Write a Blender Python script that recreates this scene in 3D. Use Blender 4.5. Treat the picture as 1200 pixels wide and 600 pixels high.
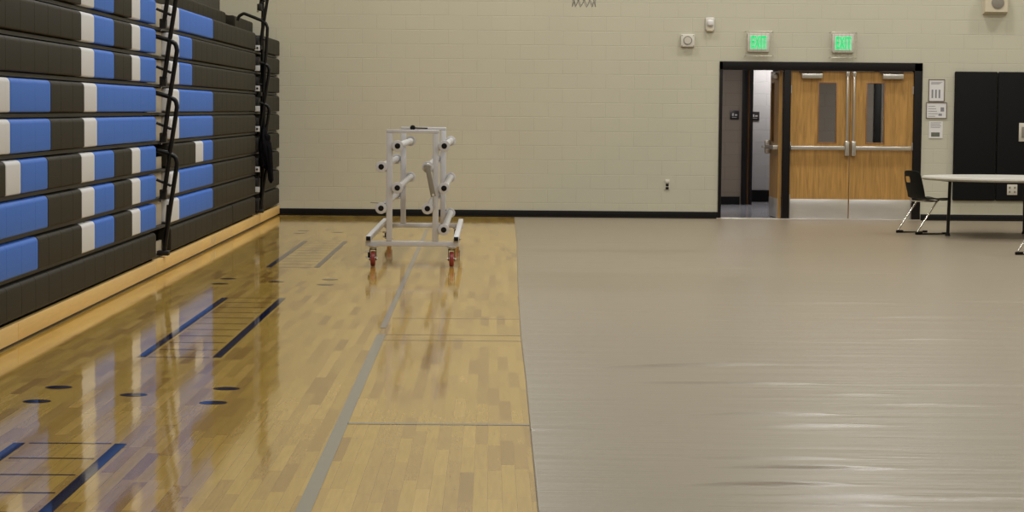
import bpy, bmesh, math, random
import numpy as np
from mathutils import Vector, Matrix
random.seed(7)
S = bpy.context.scene
for o in list(bpy.data.objects): bpy.data.objects.remove(o)
PI = math.pi

# ------------------------------------------------------------------ camera
EYE = 1.51                      # lens height above the gym floor
D = 32.77                       # distance to the back wall
F = 2700.0                      # focal length in pixels of a 1200 px wide frame
psi, phi, rho = math.atan(.00982), math.atan(.06307), .0089
fw = Vector((math.sin(psi)*math.cos(phi), math.cos(psi)*math.cos(phi), -math.sin(phi)))
r0 = Vector((math.cos(psi), -math.sin(psi), 0)); u0 = r0.cross(fw)
rt = r0*math.cos(rho) + u0*math.sin(rho); up = -r0*math.sin(rho) + u0*math.cos(rho)
cam = bpy.data.cameras.new('camera'); co = bpy.data.objects.new('camera', cam)
S.collection.objects.link(co)
cam.sensor_width = 36; cam.lens = 36*F/1200; cam.clip_end = 200; cam.clip_start = .05
M4 = Matrix((rt, up, -fw)).transposed().to_4x4(); M4.translation = (0, 0, EYE)
co.matrix_world = M4
S.camera = co

# ------------------------------------------------------------------ light
w = bpy.data.worlds.new('world'); S.world = w; w.use_nodes = True
w.node_tree.nodes['Background'].inputs[0].default_value = (.8, .85, .9, 1)
w.node_tree.nodes['Background'].inputs[1].default_value = .05
S.view_settings.view_transform = 'Standard'; S.view_settings.look = 'None'
S.view_settings.gamma = 1; S.view_settings.use_curve_mapping = False
S.view_settings.exposure = 0.0
CEIL = 8.6
def area(name, loc, sx, sy, power, col=(1, .95, .86), rot=(0, 0, 0)):
    l = bpy.data.lights.new(name, 'AREA'); l.shape = 'RECTANGLE'; l.size = sx; l.size_y = sy
    l.energy = power; l.color = col
    o = bpy.data.objects.new(name, l); o.location = loc; o.rotation_euler = rot
    S.collection.objects.link(o); return o
for ly in (3, 10, 17, 24, 30.5):
    for lx in (-.5, 5, 10.5):
        area('ceiling_lamp', (lx, ly, CEIL-.05), 1.3, .7, {3: 70, 10: 145}.get(ly, 205), (1, .995, .96))
area('corridor_lamp', (3.3, 35.8, 2.66), .8, .6, 44, (1, .98, .94))
area('corridor_lamp', (7.0, 36.0, 2.66), 1.0, .6, 64, (1, .98, .94))

# ------------------------------------------------------------------ materials
def s2l(c): return tuple(((v/255)/12.92 if v/255 <= .04045 else ((v/255+.055)/1.055)**2.4) for v in c)
MATS = {}
def mat(name, rgb, rough=.5, metal=0, var=.06, scale=6, bump=0, bscale=40, emit=None, es=0, coat=0, stretch=None, spec=.5):
    m = bpy.data.materials.new(name); m.use_nodes = True
    n = m.node_tree.nodes; L = m.node_tree.links; b = n['Principled BSDF']
    c = s2l(rgb)
    tc = n.new('ShaderNodeTexCoord'); src = tc.outputs['Object']
    if stretch:
        mp = n.new('ShaderNodeMapping'); mp.inputs['Scale'].default_value = stretch
        L.new(src, mp.inputs[0]); src = mp.outputs[0]
    no = n.new('ShaderNodeTexNoise'); no.inputs['Scale'].default_value = scale; no.inputs['Detail'].default_value = 4
    L.new(src, no.inputs['Vector'])
    mx = n.new('ShaderNodeMix'); mx.data_type = 'RGBA'
    mx.inputs[6].default_value = (*[v*(1-var) for v in c], 1); mx.inputs[7].default_value = (*[min(1, v*(1+var)) for v in c], 1)
    L.new(no.outputs[0], mx.inputs[0]); L.new(mx.outputs[2], b.inputs['Base Color'])
    b.inputs['Roughness'].default_value = rough; b.inputs['Metallic'].default_value = metal
    b.inputs['Coat Weight'].default_value = coat
    b.inputs['Specular IOR Level'].default_value = spec
    if bump:
        n2 = n.new('ShaderNodeTexNoise'); n2.inputs['Scale'].default_value = bscale; L.new(src, n2.inputs['Vector'])
        bp = n.new('ShaderNodeBump'); bp.inputs['Strength'].default_value = bump; bp.inputs['Distance'].default_value = .01
        L.new(n2.outputs[0], bp.inputs['Height']); L.new(bp.outputs[0], b.inputs['Normal'])
    if emit:
        b.inputs['Emission Color'].default_value = (*s2l(emit), 1); b.inputs['Emission Strength'].default_value = es
    MATS[name] = m; return m

def block_mat(name, rgb, joint=.93, bw=.4064, bh=.2032, axis='XZ', var=.03, bump=.35):
    """painted concrete block: courses in running bond"""
    m = bpy.data.materials.new(name); m.use_nodes = True
    n = m.node_tree.nodes; L = m.node_tree.links; b = n['Principled BSDF']; c = s2l(rgb)
    tc = n.new('ShaderNodeTexCoord'); sp = n.new('ShaderNodeSeparateXYZ'); L.new(tc.outputs['Object'], sp.inputs[0])
    cb = n.new('ShaderNodeCombineXYZ'); L.new(sp.outputs[0 if axis == 'XZ' else 1], cb.inputs[0]); L.new(sp.outputs[2], cb.inputs[1])
    br = n.new('ShaderNodeTexBrick'); L.new(cb.outputs[0], br.inputs['Vector'])
    br.inputs['Scale'].default_value = 1; br.inputs['Brick Width'].default_value = bw; br.inputs['Row Height'].default_value = bh
    br.inputs['Mortar Size'].default_value = .005; br.inputs['Mortar Smooth'].default_value = .6
    br.inputs['Color1'].default_value = (*[v*(1-var) for v in c], 1); br.inputs['Color2'].default_value = (*[v*(1+var) for v in c], 1)
    br.inputs['Mortar'].default_value = (*[v*joint for v in c], 1)
    no = n.new('ShaderNodeTexNoise'); no.inputs['Scale'].default_value = .7; no.inputs['Detail'].default_value = 3
    L.new(tc.outputs['Object'], no.inputs['Vector'])
    mr = n.new('ShaderNodeMapRange'); mr.inputs[3].default_value = .95; mr.inputs[4].default_value = 1.05; L.new(no.outputs[0], mr.inputs[0])
    mx = n.new('ShaderNodeMix'); mx.data_type = 'RGBA'; mx.blend_type = 'MULTIPLY'; mx.inputs[0].default_value = 1
    L.new(br.outputs[0], mx.inputs[6]); L.new(mr.outputs[0], mx.inputs[7]); L.new(mx.outputs[2], b.inputs['Base Color'])
    inv = n.new('ShaderNodeMath'); inv.operation = 'SUBTRACT'; inv.inputs[0].default_value = 1; L.new(br.outputs['Fac'], inv.inputs[1])
    n2 = n.new('ShaderNodeTexNoise'); n2.inputs['Scale'].default_value = 60; L.new(tc.outputs['Object'], n2.inputs['Vector'])
    ad = n.new('ShaderNodeMath'); ad.operation = 'MULTIPLY_ADD'; ad.inputs[1].default_value = .25
    L.new(n2.outputs[0], ad.inputs[0]); L.new(inv.outputs[0], ad.inputs[2])
    bp = n.new('ShaderNodeBump'); bp.inputs['Strength'].default_value = bump; bp.inputs['Distance'].default_value = .006
    L.new(ad.outputs[0], bp.inputs['Height']); L.new(bp.outputs[0], b.inputs['Normal'])
    b.inputs['Roughness'].default_value = .55; b.inputs['Specular IOR Level'].default_value = .35
    MATS[name] = m; return m

def strip_wood():
    """gym maple: narrow strips running away along Y, each board its own tone"""
    m = bpy.data.materials.new('maple_strips'); m.use_nodes = True
    n = m.node_tree.nodes; L = m.node_tree.links; b = n['Principled BSDF']
    def mth(op, a, c=None, d=None):
        x = n.new('ShaderNodeMath'); x.operation = op
        for i, v in enumerate((a, c, d)):
            if v is None: continue
            if isinstance(v, (int, float)): x.inputs[i].default_value = v
            else: L.new(v, x.inputs[i])
        return x.outputs[0]
    tc = n.new('ShaderNodeTexCoord'); sp = n.new('ShaderNodeSeparateXYZ'); L.new(tc.outputs['Object'], sp.inputs[0])
    X, Y = sp.outputs[0], sp.outputs[1]
    W = .0572
    row = mth('FLOOR', mth('DIVIDE', X, W))
    wn = n.new('ShaderNodeTexWhiteNoise'); wn.noise_dimensions = '1D'; L.new(row, wn.inputs['W'])
    yy = mth('DIVIDE', mth('ADD', Y, mth('MULTIPLY', wn.outputs[0], 7.0)), .72)
    cell = mth('FLOOR', yy)
    cb = n.new('ShaderNodeCombineXYZ'); L.new(row, cb.inputs[0]); L.new(cell, cb.inputs[1])
    w2 = n.new('ShaderNodeTexWhiteNoise'); w2.noise_dimensions = '3D'; L.new(cb.outputs[0], w2.inputs['Vector'])
    cr = n.new('ShaderNodeValToRGB'); e = cr.color_ramp.elements
    e[0].position = 0; e[0].color = (*s2l((160, 124, 64)), 1)
    e[1].position = 1; e[1].color = (*s2l((206, 170, 92)), 1)
    for p, c in ((.06, (174, 138, 72)), (.3, (188, 153, 78)), (.8, (198, 163, 80))):
        q = e.new(p); q.color = (*s2l(c), 1)
    L.new(w2.outputs[0], cr.inputs[0])
    gr = n.new('ShaderNodeTexNoise'); mp = n.new('ShaderNodeMapping'); mp.inputs['Scale'].default_value = (28, 1.6, 1)
    L.new(tc.outputs['Object'], mp.inputs[0]); L.new(mp.outputs[0], gr.inputs['Vector'])
    gr.inputs['Scale'].default_value = 2; gr.inputs['Detail'].default_value = 6
    mr = n.new('ShaderNodeMapRange'); mr.inputs[1].default_value = .3; mr.inputs[2].default_value = .7
    mr.inputs[3].default_value = .9; mr.inputs[4].default_value = 1.07; L.new(gr.outputs[0], mr.inputs[0])
    mx = n.new('ShaderNodeMix'); mx.data_type = 'RGBA'; mx.blend_type = 'MULTIPLY'; mx.inputs[0].default_value = 1
    L.new(cr.outputs[0], mx.inputs[6]); L.new(mr.outputs[0], mx.inputs[7])
    # fine dark joints between strips and at board ends
    fx = mth('FRACT', mth('DIVIDE', X, W)); fy = mth('FRACT', yy)
    j = mth('MAXIMUM', mth('LESS_THAN', fx, .035), mth('LESS_THAN', fy, .004))
    m2 = n.new('ShaderNodeMix'); m2.data_type = 'RGBA'; m2.blend_type = 'MULTIPLY'
    m2.inputs[7].default_value = (.62, .55, .45, 1); L.new(mth('MULTIPLY', j, .6), m2.inputs[0])
    L.new(mx.outputs[2], m2.inputs[6]); L.new(m2.outputs[2], b.inputs['Base Color'])
    b.inputs['Roughness'].default_value = .065; b.inputs['IOR'].default_value = 1.62
    # long shallow waves in the lacquer
    wv = n.new('ShaderNodeTexNoise'); mp2 = n.new('ShaderNodeMapping'); mp2.inputs['Scale'].default_value = (9, 1.2, 1)
    L.new(tc.outputs['Object'], mp2.inputs[0]); L.new(mp2.outputs[0], wv.inputs['Vector']); wv.inputs['Scale'].default_value = 1.3
    bp = n.new('ShaderNodeBump'); bp.inputs['Strength'].default_value = .06; bp.inputs['Distance'].default_value = .01
    L.new(wv.outputs[0], bp.inputs['Height']); L.new(bp.outputs[0], b.inputs['Normal'])
    return m

def oak(name, rgb):
    m = bpy.data.materials.new(name); m.use_nodes = True
    n = m.node_tree.nodes; L = m.node_tree.links; b = n['Principled BSDF']; c = s2l(rgb)
    tc = n.new('ShaderNodeTexCoord'); mp = n.new('ShaderNodeMapping'); mp.inputs['Scale'].default_value = (14, 14, .9)
    L.new(tc.outputs['Object'], mp.inputs[0])
    wv = n.new('ShaderNodeTexNoise'); wv.inputs['Scale'].default_value = 2.2; wv.inputs['Detail'].default_value = 5; wv.inputs['Distortion'].default_value = 1.2
    L.new(mp.outputs[0], wv.inputs['Vector'])
    cr = n.new('ShaderNodeValToRGB'); e = cr.color_ramp.elements
    e[0].position = .3; e[0].color = (*[v*.72 for v in c], 1); e[1].position = .65; e[1].color = (*[min(1, v*1.12) for v in c], 1)
    L.new(wv.outputs[0], cr.inputs[0]); L.new(cr.outputs[0], b.inputs['Base Color'])
    b.inputs['Roughness'].default_value = .35
    return m

def tarp_mat():
    m = bpy.data.materials.new('vinyl_cover'); m.use_nodes = True
    n = m.node_tree.nodes; L = m.node_tree.links; b = n['Principled BSDF']; c = s2l((135, 123, 106))
    tc = n.new('ShaderNodeTexCoord')
    def ns(scl, s, det=3):
        mp = n.new('ShaderNodeMapping'); mp.inputs['Scale'].default_value = scl; L.new(tc.outputs['Object'], mp.inputs[0])
        x = n.new('ShaderNodeTexNoise'); x.inputs['Scale'].default_value = s; x.inputs['Detail'].default_value = det
        L.new(mp.outputs[0], x.inputs['Vector']); return x.outputs[0]
    a = ns((.6, 5, 1), 1.0, 4); bb = ns((.12, .25, 1), 1.5, 2)
    mx = n.new('ShaderNodeMix'); mx.data_type = 'RGBA'
    mx.inputs[6].default_value = (*[v*.93 for v in c], 1); mx.inputs[7].default_value = (c[0]*1.05, c[1]*1.07, c[2]*1.07, 1)
    L.new(bb, mx.inputs[0]); L.new(mx.outputs[2], b.inputs['Base Color'])
    b.inputs['Roughness'].default_value = .34; b.inputs['Specular IOR Level'].default_value = .4
    ad = n.new('ShaderNodeMath'); ad.operation = 'MULTIPLY_ADD'; ad.inputs[1].default_value = .35
    L.new(ns((1.2, 16, 1), 1.5, 3), ad.inputs[0]); L.new(a, ad.inputs[2])
    bp = n.new('ShaderNodeBump'); bp.inputs['Strength'].default_value = .5; bp.inputs['Distance'].default_value = .02
    L.new(ad.outputs[0], bp.inputs['Height']); L.new(bp.outputs[0], b.inputs['Normal'])
    return m

block_mat('beige_block', (189, 185, 167), .95, var=.006, bump=.4)
block_mat('grey_block', (118, 107, 97), .82)
block_mat('pale_block', (176, 176, 180), .85)
MATS['wood'] = strip_wood(); MATS['tarp'] = tarp_mat()
MATS['oak'] = oak('oak_veneer', (176, 134, 74)); MATS['oak_dark'] = oak('oak_edge', (150, 104, 60))
mat('navy_paint', (24, 32, 66), .05, var=.03)
mat('rung_paint', (62, 54, 70), .05, var=.03)
mat('grey_paint', (140, 138, 134), .12, var=.03)
mat('faint_paint', (160, 146, 120), .12, var=.03)
mat('blue_plastic', (58, 108, 198), .5, var=.03, spec=.14)
mat('white_plastic', (203, 204, 208), .5, var=.02, spec=.14)
mat('brown_plastic', (41, 38, 32), .55, var=.05, spec=.1)
mat('black_steel', (12, 11, 13), .5, var=.05)
mat('tube_black', (17, 16, 18), .4, spec=.3, var=.05)
mat('riser_tan', (176, 166, 148), .5, var=.05)
mat('ply', (214, 178, 112), .4, var=.12, scale=3, stretch=(4, 1, 14))
mat('rubber_black', (15, 14, 16), .5, spec=.2, var=.05)
mat('frame_black', (20, 17, 18), .5, spec=.2, var=.05)
mat('silver_paint', (192, 192, 196), .35, var=.05)
mat('steel', (206, 202, 198), .28, .6, var=.08, scale=4, stretch=(1, 1, 6))
mat('satin_steel', (200, 196, 190), .3, .85, var=.05)
mat('chrome', (215, 212, 208), .12, 1, var=.02)
mat('red_wheel', (134, 50, 46), .4, var=.08)
mat('white_case', (205, 200, 190), .4, var=.02)
mat('beige_case', (196, 186, 162), .45, var=.02)
mat('grille', (128, 122, 112), .6, var=.05)
mat('exit_face', (150, 230, 180), .4, emit=(120, 235, 175), es=.22)
mat('exit_text', (10, 190, 110), .4, emit=(10, 225, 125), es=.62)
mat('wire', (150, 144, 130), .35, .5, var=.03)
mat('guard', (178, 172, 158), .35, .2, var=.03)
mat('paper', (214, 212, 212), .6, var=.03)
mat('print', (130, 130, 136), .6, var=.1)
mat('photo_print', (96, 98, 88), .6, var=.3, scale=40)
mat('thin_frame', (110, 94, 84), .4)
mat('vinyl_pad', (18, 17, 18), .6, spec=.15, var=.08, bump=.05, bscale=8)
mat('plate', (196, 190, 178), .35, var=.02)
mat('tile_grey', (150, 150, 158), .15, var=.06)
mat('chair_black', (13, 14, 15), .55, spec=.2, var=.05)
mat('laminate', (196, 194, 188), .35, var=.02)
mat('table_edge', (176, 170, 156), .4, var=.03)
mat('cloth_black', (12, 11, 15), .9, spec=.1, var=.2, scale=20, bump=.3, bscale=30)
mat('net', (150, 144, 136), .7, var=.05)
mat('orange', (190, 78, 30), .4)
mat('backboard', (215, 220, 220), .15)
mat('ceiling_white', (215, 212, 205), .8, var=.03)
mat('side_wall', (186, 176, 146), .6, var=.03)
mat('plaque', (30, 26, 30), .4); mat('plaque_mark', (170, 168, 172), .5)

def glass_mat():
    m = bpy.data.materials.new('lite_glass'); m.use_nodes = True
    n = m.node_tree.nodes; L = m.node_tree.links; b = n['Principled BSDF']
    b.inputs['Base Color'].default_value = (.86, .9, .88, 1); b.inputs['Transmission Weight'].default_value = 1
    b.inputs['Roughness'].default_value = .02; b.inputs['IOR'].default_value = 1.05
    return m
MATS['glass'] = glass_mat()

# ------------------------------------------------------------------ helpers
class B:
    """collects shapes into one bmesh, with a material slot per shape"""
    def __init__(s): s.bm = bmesh.new(); s.mats = []
    def slot(s, m):
        if m not in s.mats: s.mats.append(m)
        return s.mats.index(m)
    def _take(s, t, m, smooth):
        i = s.slot(m)
        mp = {v: s.bm.verts.new(v.co) for v in t.verts}
        for f in t.faces:
            try: q = s.bm.faces.new([mp[v] for v in f.verts])
            except ValueError: continue
            q.material_index = i; q.smooth = smooth
        t.free()
    def box(s, a, b, m, bev=0, seg=2, rot=None, smooth=False):
        t = bmesh.new(); bmesh.ops.create_cube(t, size=1)
        a, b = Vector(a), Vector(b); c = (a+b)/2; d = b-a
        for v in t.verts: v.co = Vector((v.co.x*abs(d.x), v.co.y*abs(d.y), v.co.z*abs(d.z)))
        if bev: bmesh.ops.bevel(t, geom=list(t.edges), offset=bev, segments=seg, profile=.5, affect='EDGES')
        for v in t.verts: v.co = ((rot @ v.co) if rot else v.co) + c
        s._take(t, m, smooth); return s
    def cyl(s, p, q, r, m, n=16, r2=None, bev=0):
        p, q = Vector(p), Vector(q); d = q-p; t = bmesh.new()
        bmesh.ops.create_cone(t, cap_ends=True, segments=n, radius1=r, radius2=r if r2 is None else r2, depth=d.length)
        if bev:
            bmesh.ops.bevel(t, geom=[e for e in t.edges if abs(e.verts[0].co.z-e.verts[1].co.z) < 1e-6], offset=bev, segments=2, profile=.5, affect='EDGES')
        R = d.to_track_quat('Z', 'Y').to_matrix()
        for v in t.verts: v.co = R @ v.co + (p+q)/2
        i0 = len(s.bm.faces); s._take(t, m, True)
        s.bm.faces.ensure_lookup_table()
        for f in s.bm.faces[i0:]:
            if len(f.verts) > 4: f.smooth = False
        return s
    def tube(s, pts, r, m, n=10, round_=0, closed=False):
        P = [Vector(p) for p in pts]
        if round_:
            Q = [P[0]]
            for i in range(1, len(P)-1):
                a = (P[i-1]-P[i]); b = (P[i+1]-P[i]); k = min(round_, a.length*.45, b.length*.45)
                A = P[i]+a.normalized()*k; C_ = P[i]+b.normalized()*k
                for j in range(5):
                    t = j/4; Q.append(A*(1-t)**2 + P[i]*2*t*(1-t) + C_*t*t)
            Q.append(P[-1]); P = Q
        i = s.slot(m); rings = []
        N = len(P); prev = None
        for k in range(N):
            if closed: d = P[(k+1) % N]-P[k-1]
            else: d = P[min(k+1, N-1)]-P[max(k-1, 0)]
            d.normalize()
            if prev is None:
                a = d.orthogonal().normalized()
            else:
                a = (prev - d*prev.dot(d)).normalized()
            prev = a; b = d.cross(a)
            rings.append([s.bm.verts.new(P[k]+(a*math.cos(2*PI*j/n)+b*math.sin(2*PI*j/n))*r) for j in range(n)])
        for k in range(N if closed else N-1):
            A, C_ = rings[k], rings[(k+1) % N]
            for j in range(n):
                try: f = s.bm.faces.new((A[j], A[(j+1) % n], C_[(j+1) % n], C_[j])); f.smooth = True; f.material_index = i
                except ValueError: pass
        if not closed:
            for R_ in (rings[0][::-1], rings[-1]):
                f = s.bm.faces.new(R_); f.material_index = i
        return s
    def face(s, pts, m):
        f = s.bm.faces.new([s.bm.verts.new(p) for p in pts]); f.material_index = s.slot(m); return s
    def loft(s, rings, m, caps=True, smooth=True):
        i = s.slot(m); R = [[s.bm.verts.new(p) for p in r] for r in rings]; n = len(R[0])
        for a, b in zip(R, R[1:]):
            for j in range(n):
                f = s.bm.faces.new((a[j], a[(j+1) % n], b[(j+1) % n], b[j])); f.smooth = smooth; f.material_index = i
        if caps:
            for r in (R[0][::-1], R[-1]):
                f = s.bm.faces.new(r); f.material_index = i
        return s
    def go(s, name, parent=None, loc=None, kind=None, label=None, cat=None, group=None, sharp=40):
        """link as ONE mesh object; vertices given in world space are re-based on loc"""
        me = bpy.data.meshes.new(name)
        bmesh.ops.recalc_face_normals(s.bm, faces=list(s.bm.faces))
        if loc:
            for v in s.bm.verts: v.co -= Vector(loc)
        s.bm.to_mesh(me); s.bm.free()
        for m in s.mats: me.materials.append(MATS[m])
        try: me.set_sharp_from_angle(angle=math.radians(sharp))
        except Exception: pass
        o = bpy.data.objects.new(name, me); S.collection.objects.link(o)
        if loc: o.location = loc
        if parent: o.parent = parent
        props(o, label, cat, group, kind); return o
def props(o, label=None, cat=None, group=None, kind=None):
    if label: o['label'] = label
    if cat: o['category'] = cat
    if group: o['group'] = group
    if kind: o['kind'] = kind
def thing(name, label, cat, loc=(0, 0, 0), rz=0, group=None):
    o = bpy.data.objects.new(name, None); S.collection.objects.link(o)
    o.location = loc; o.rotation_euler = (0, 0, rz); o.empty_display_size = .1
    props(o, label, cat, group); return o
def copy_tree(o, parent=None):
    c = o.copy(); S.collection.objects.link(c)
    if parent: c.parent = parent
    for ch in [x for x in bpy.data.objects if x.parent == o]: copy_tree(ch, c)
    return c
def text_into(b, txt, size, m, fn):
    """flat lettering; fn maps (x, y, z) of the text to the world"""
    cu = bpy.data.curves.new('t', 'FONT'); cu.body = txt; cu.size = size; cu.align_x = 'CENTER'; cu.align_y = 'CENTER'
    cu.extrude = .0015; cu.offset = .003
    to = bpy.data.objects.new('t', cu); S.collection.objects.link(to); bpy.context.view_layer.update()
    me = bpy.data.meshes.new_from_object(to.evaluated_get(bpy.context.evaluated_depsgraph_get()))
    i = b.slot(m); V = [b.bm.verts.new(fn(v.co)) for v in me.vertices]
    for p in me.polygons:
        try: b.bm.faces.new([V[k] for k in p.vertices]).material_index = i
        except ValueError: pass
    bpy.data.objects.remove(to)

# ------------------------------------------------------------------ the setting
XL, XR, Y0 = -4.2, 14.0, -6.0
# floor: wood with its painted lines a hair above it, all one mesh
b = B()
b.face([(XL, Y0, 0), (XR, Y0, 0), (XR, D, 0), (XL, D, 0)], 'wood')
ZP = .0012
def rect(x0, y0, x1, y1, m, z=ZP): b.face([(x0, y0, z), (x1, y0, z), (x1, y1, z), (x0, y1, z)], m)
LX, RX = -2.105, -1.648
for ys in (5.8, 13.92, 21.95):            # long paired lines with ladder rungs between them
    Lr = 4.42
    y0, y1 = (ys, ys+4.42) if ys != 5.8 else (5.84, 10.30)
    rect(LX-.027, y0, LX+.027, y1, 'navy_paint'); rect(RX-.027, y0, RX+.027, y1, 'navy_paint')
    n = 10
    for k in range(n+1):
        y = y0 + (y1-y0)*k/n
        rect(LX+.045, y-.012, RX-.045, y+.012, 'rung_paint')
for yc in (12.07, 20.1, 28.3):            # round spots in the gaps
    for (x, y) in ((-2.315, yc-.3), (-2.315, yc+.3), (-1.865, yc), (-1.412, yc-.3), (-1.412, yc+.3)):
        b.face([(x+.072*math.cos(2*PI*k/24), y+.072*math.sin(2*PI*k/24), ZP) for k in range(24)], 'navy_paint')
# grey court line in two lengths and thin cross lines
b.face([(-.672-.03, 4, ZP), (-.672+.03, 4, ZP), (-.722+.03, 15.45, ZP), (-.722-.03, 15.45, ZP)], 'grey_paint')
b.face([(-.733-.022, 15.9, ZP), (-.733+.022, 15.9, ZP), (-.79+.022, 29.2, ZP), (-.79-.022, 29.2, ZP)], 'grey_paint')
rect(-.675, 11.0, .25, 11.05, 'grey_paint')
rect(-.69, 15.05, .25, 15.085, 'faint_paint'); rect(-.69, 15.42, .25, 15.455, 'faint_paint'); rect(-.70, 16.65, .25, 16.68, 'faint_paint')
b.go('floor', kind='structure')

OX0, OX1, OZ = 3.245, 6.13, 2.235         # doorway in the back wall
b = B(); T = .3
b.box((XL, D, 0), (OX0, D+T, CEIL), 'beige_block'); b.box((OX1, D, 0), (XR, D+T, CEIL), 'beige_block')
b.box((OX0, D, OZ), (OX1, D+T, CEIL), 'beige_block')
b.go('wall_back', kind='structure')
B().box((XL-.3, Y0, 0), (XL, D+.3, CEIL), 'side_wall').go('wall_left', kind='structure')
B().box((XR, Y0, 0), (XR+.3, D+.3, CEIL), 'side_wall').go('wall_right', kind='structure')
B().box((XL, Y0-.3, 0), (XR, Y0, CEIL), 'side_wall').go('wall_front', kind='structure')
B().box((XL, Y0, CEIL), (XR, D+.3, CEIL+.2), 'ceiling_white').go('ceiling', kind='structure')
b = B(); b.box((XL, D-.012, .0), (OX0, D, .097), 'rubber_black', .004); b.box((XL, D-.02, 0), (OX0, D-.012, .02), 'rubber_black', .003)
b.go('baseboard_back', kind='structure')
b = B(); b.box((OX1+.01, D-.012, .0), (XR, D, .088), 'rubber_black', .004); b.box((OX1+.01, D-.02, 0), (XR, D-.012, .02), 'rubber_black', .003)
b.go('baseboard_back', kind='structure')

# corridor beyond the doors
CB = 37.9
B().box((2.6, D, -.1), (8.6, CB+3, 0), 'tile_grey').go('floor_corridor', kind='structure')
b = B(); b.box((2.6, CB, 0), (4.13, CB+.2, 2.8), 'grey_block'); b.box((4.7, CB, 0), (8.6, CB+.2, 2.8), 'grey_block')
b.box((4.13, CB, 2.3), (4.7, CB+.2, 2.8), 'grey_block')
b.go('wall_corridor_back', kind='structure')
b = B(); b.box((2.5, D+.3, 0), (2.6, CB+3, 2.8), 'grey_block'); b.box((8.6, D+.3, 0), (8.7, CB+3, 2.8), 'grey_block'); b.go('wall_corridor_side', kind='structure')
B().box((2.5, D+.3, 2.7), (8.7, CB+3, 2.9), 'ceiling_white').go('ceiling_corridor', kind='structure')
b = B(); b.box((2.6, CB+1.2, 0), (8.6, CB+1.4, 2.7), 'pale_block'); b.go('wall_restroom_entry', kind='structure')
b = B(); b.box((3.6, CB+1.17, 0), (5.6, CB+1.2, .2), 'rubber_black'); b.box((2.62, CB-.012, 0), (4.11, CB, .13), 'rubber_black'); b.box((4.76, CB-.012, 0), (8.5, CB, .13), 'rubber_black')
b.go('baseboard_corridor', kind='structure')
area('restroom_lamp', (4.9, CB+.55, 2.65), 1.2, .4, 34, (1, .95, .88))
b = B(); b.box((4.13, CB-.03, 0), (4.22, CB+.22, 2.3), 'frame_black', .004); b.box((4.22, CB+.05, 0), (4.26, CB+.15, 2.25), 'oak_dark', .003)
b.box((4.26, CB-.03, 0), (4.31, CB+.22, 2.3), 'frame_black', .004)
b.box((4.31, CB-.03, 2.23), (4.7, CB+.22, 2.3), 'frame_black', .004); b.box((4.65, CB-.03, 0), (4.72, CB+.22, 2.3), 'frame_black', .004)
b.go('trim_1', kind='structure')
B().box((6.30, CB-.03, 0), (6.42, CB, 2.3), 'frame_black', .004).go('trim_4', kind='structure')
for x0, z0, yy, what in ((3.935, 1.40, CB-.012, 'dark restroom sign plaque on the grey block wall seen through the open door'),
                         (4.41, 1.385, CB+1.188, 'dark sign plaque on the pale block wall behind the open door leaf')):
    t = thing('sign_plaque', what, 'sign', (x0+.07, yy, z0))
    B().box((x0, yy-.008, z0), (x0+.145, yy+.008, z0+.145), 'plaque', .003).go('plate', t, loc=None).location = -Vector((x0+.07, yy, z0))
    q = B(); q.box((x0+.03, yy-.011, z0+.055), (x0+.06, yy-.008, z0+.10), 'plaque_mark'); q.box((x0+.075, yy-.011, z0+.06), (x0+.115, yy-.008, z0+.085), 'plaque_mark')
    q.box((x0+.03, yy-.011, z0+.03), (x0+.11, yy-.008, z0+.038), 'plaque_mark')
    q.go('lettering', t).location = -Vector((x0+.07, yy, z0))

# door frame (trim) and threshold
FR = .045
b = B()
b.box((OX0, D-.02, 0), (OX0+FR, D+.14, OZ), 'frame_black', .005); b.box((OX1-.115, D-.02, 0), (OX1, D+.14, OZ), 'frame_black', .005)
b.box((4.165, D-.02, 0), (4.262, D+.14, OZ-.11), 'frame_black', .005)
b.box((OX0, D-.02, OZ-.118), (OX1, D+.14, OZ), 'frame_black', .005)
b.go('trim_2', kind='structure')
b = B(); b.box((OX0-.02, D-.07, 0), (OX1+.0, D+.16, .012), 'satin_steel', .004); b.go('trim_3', kind='structure')

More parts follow.
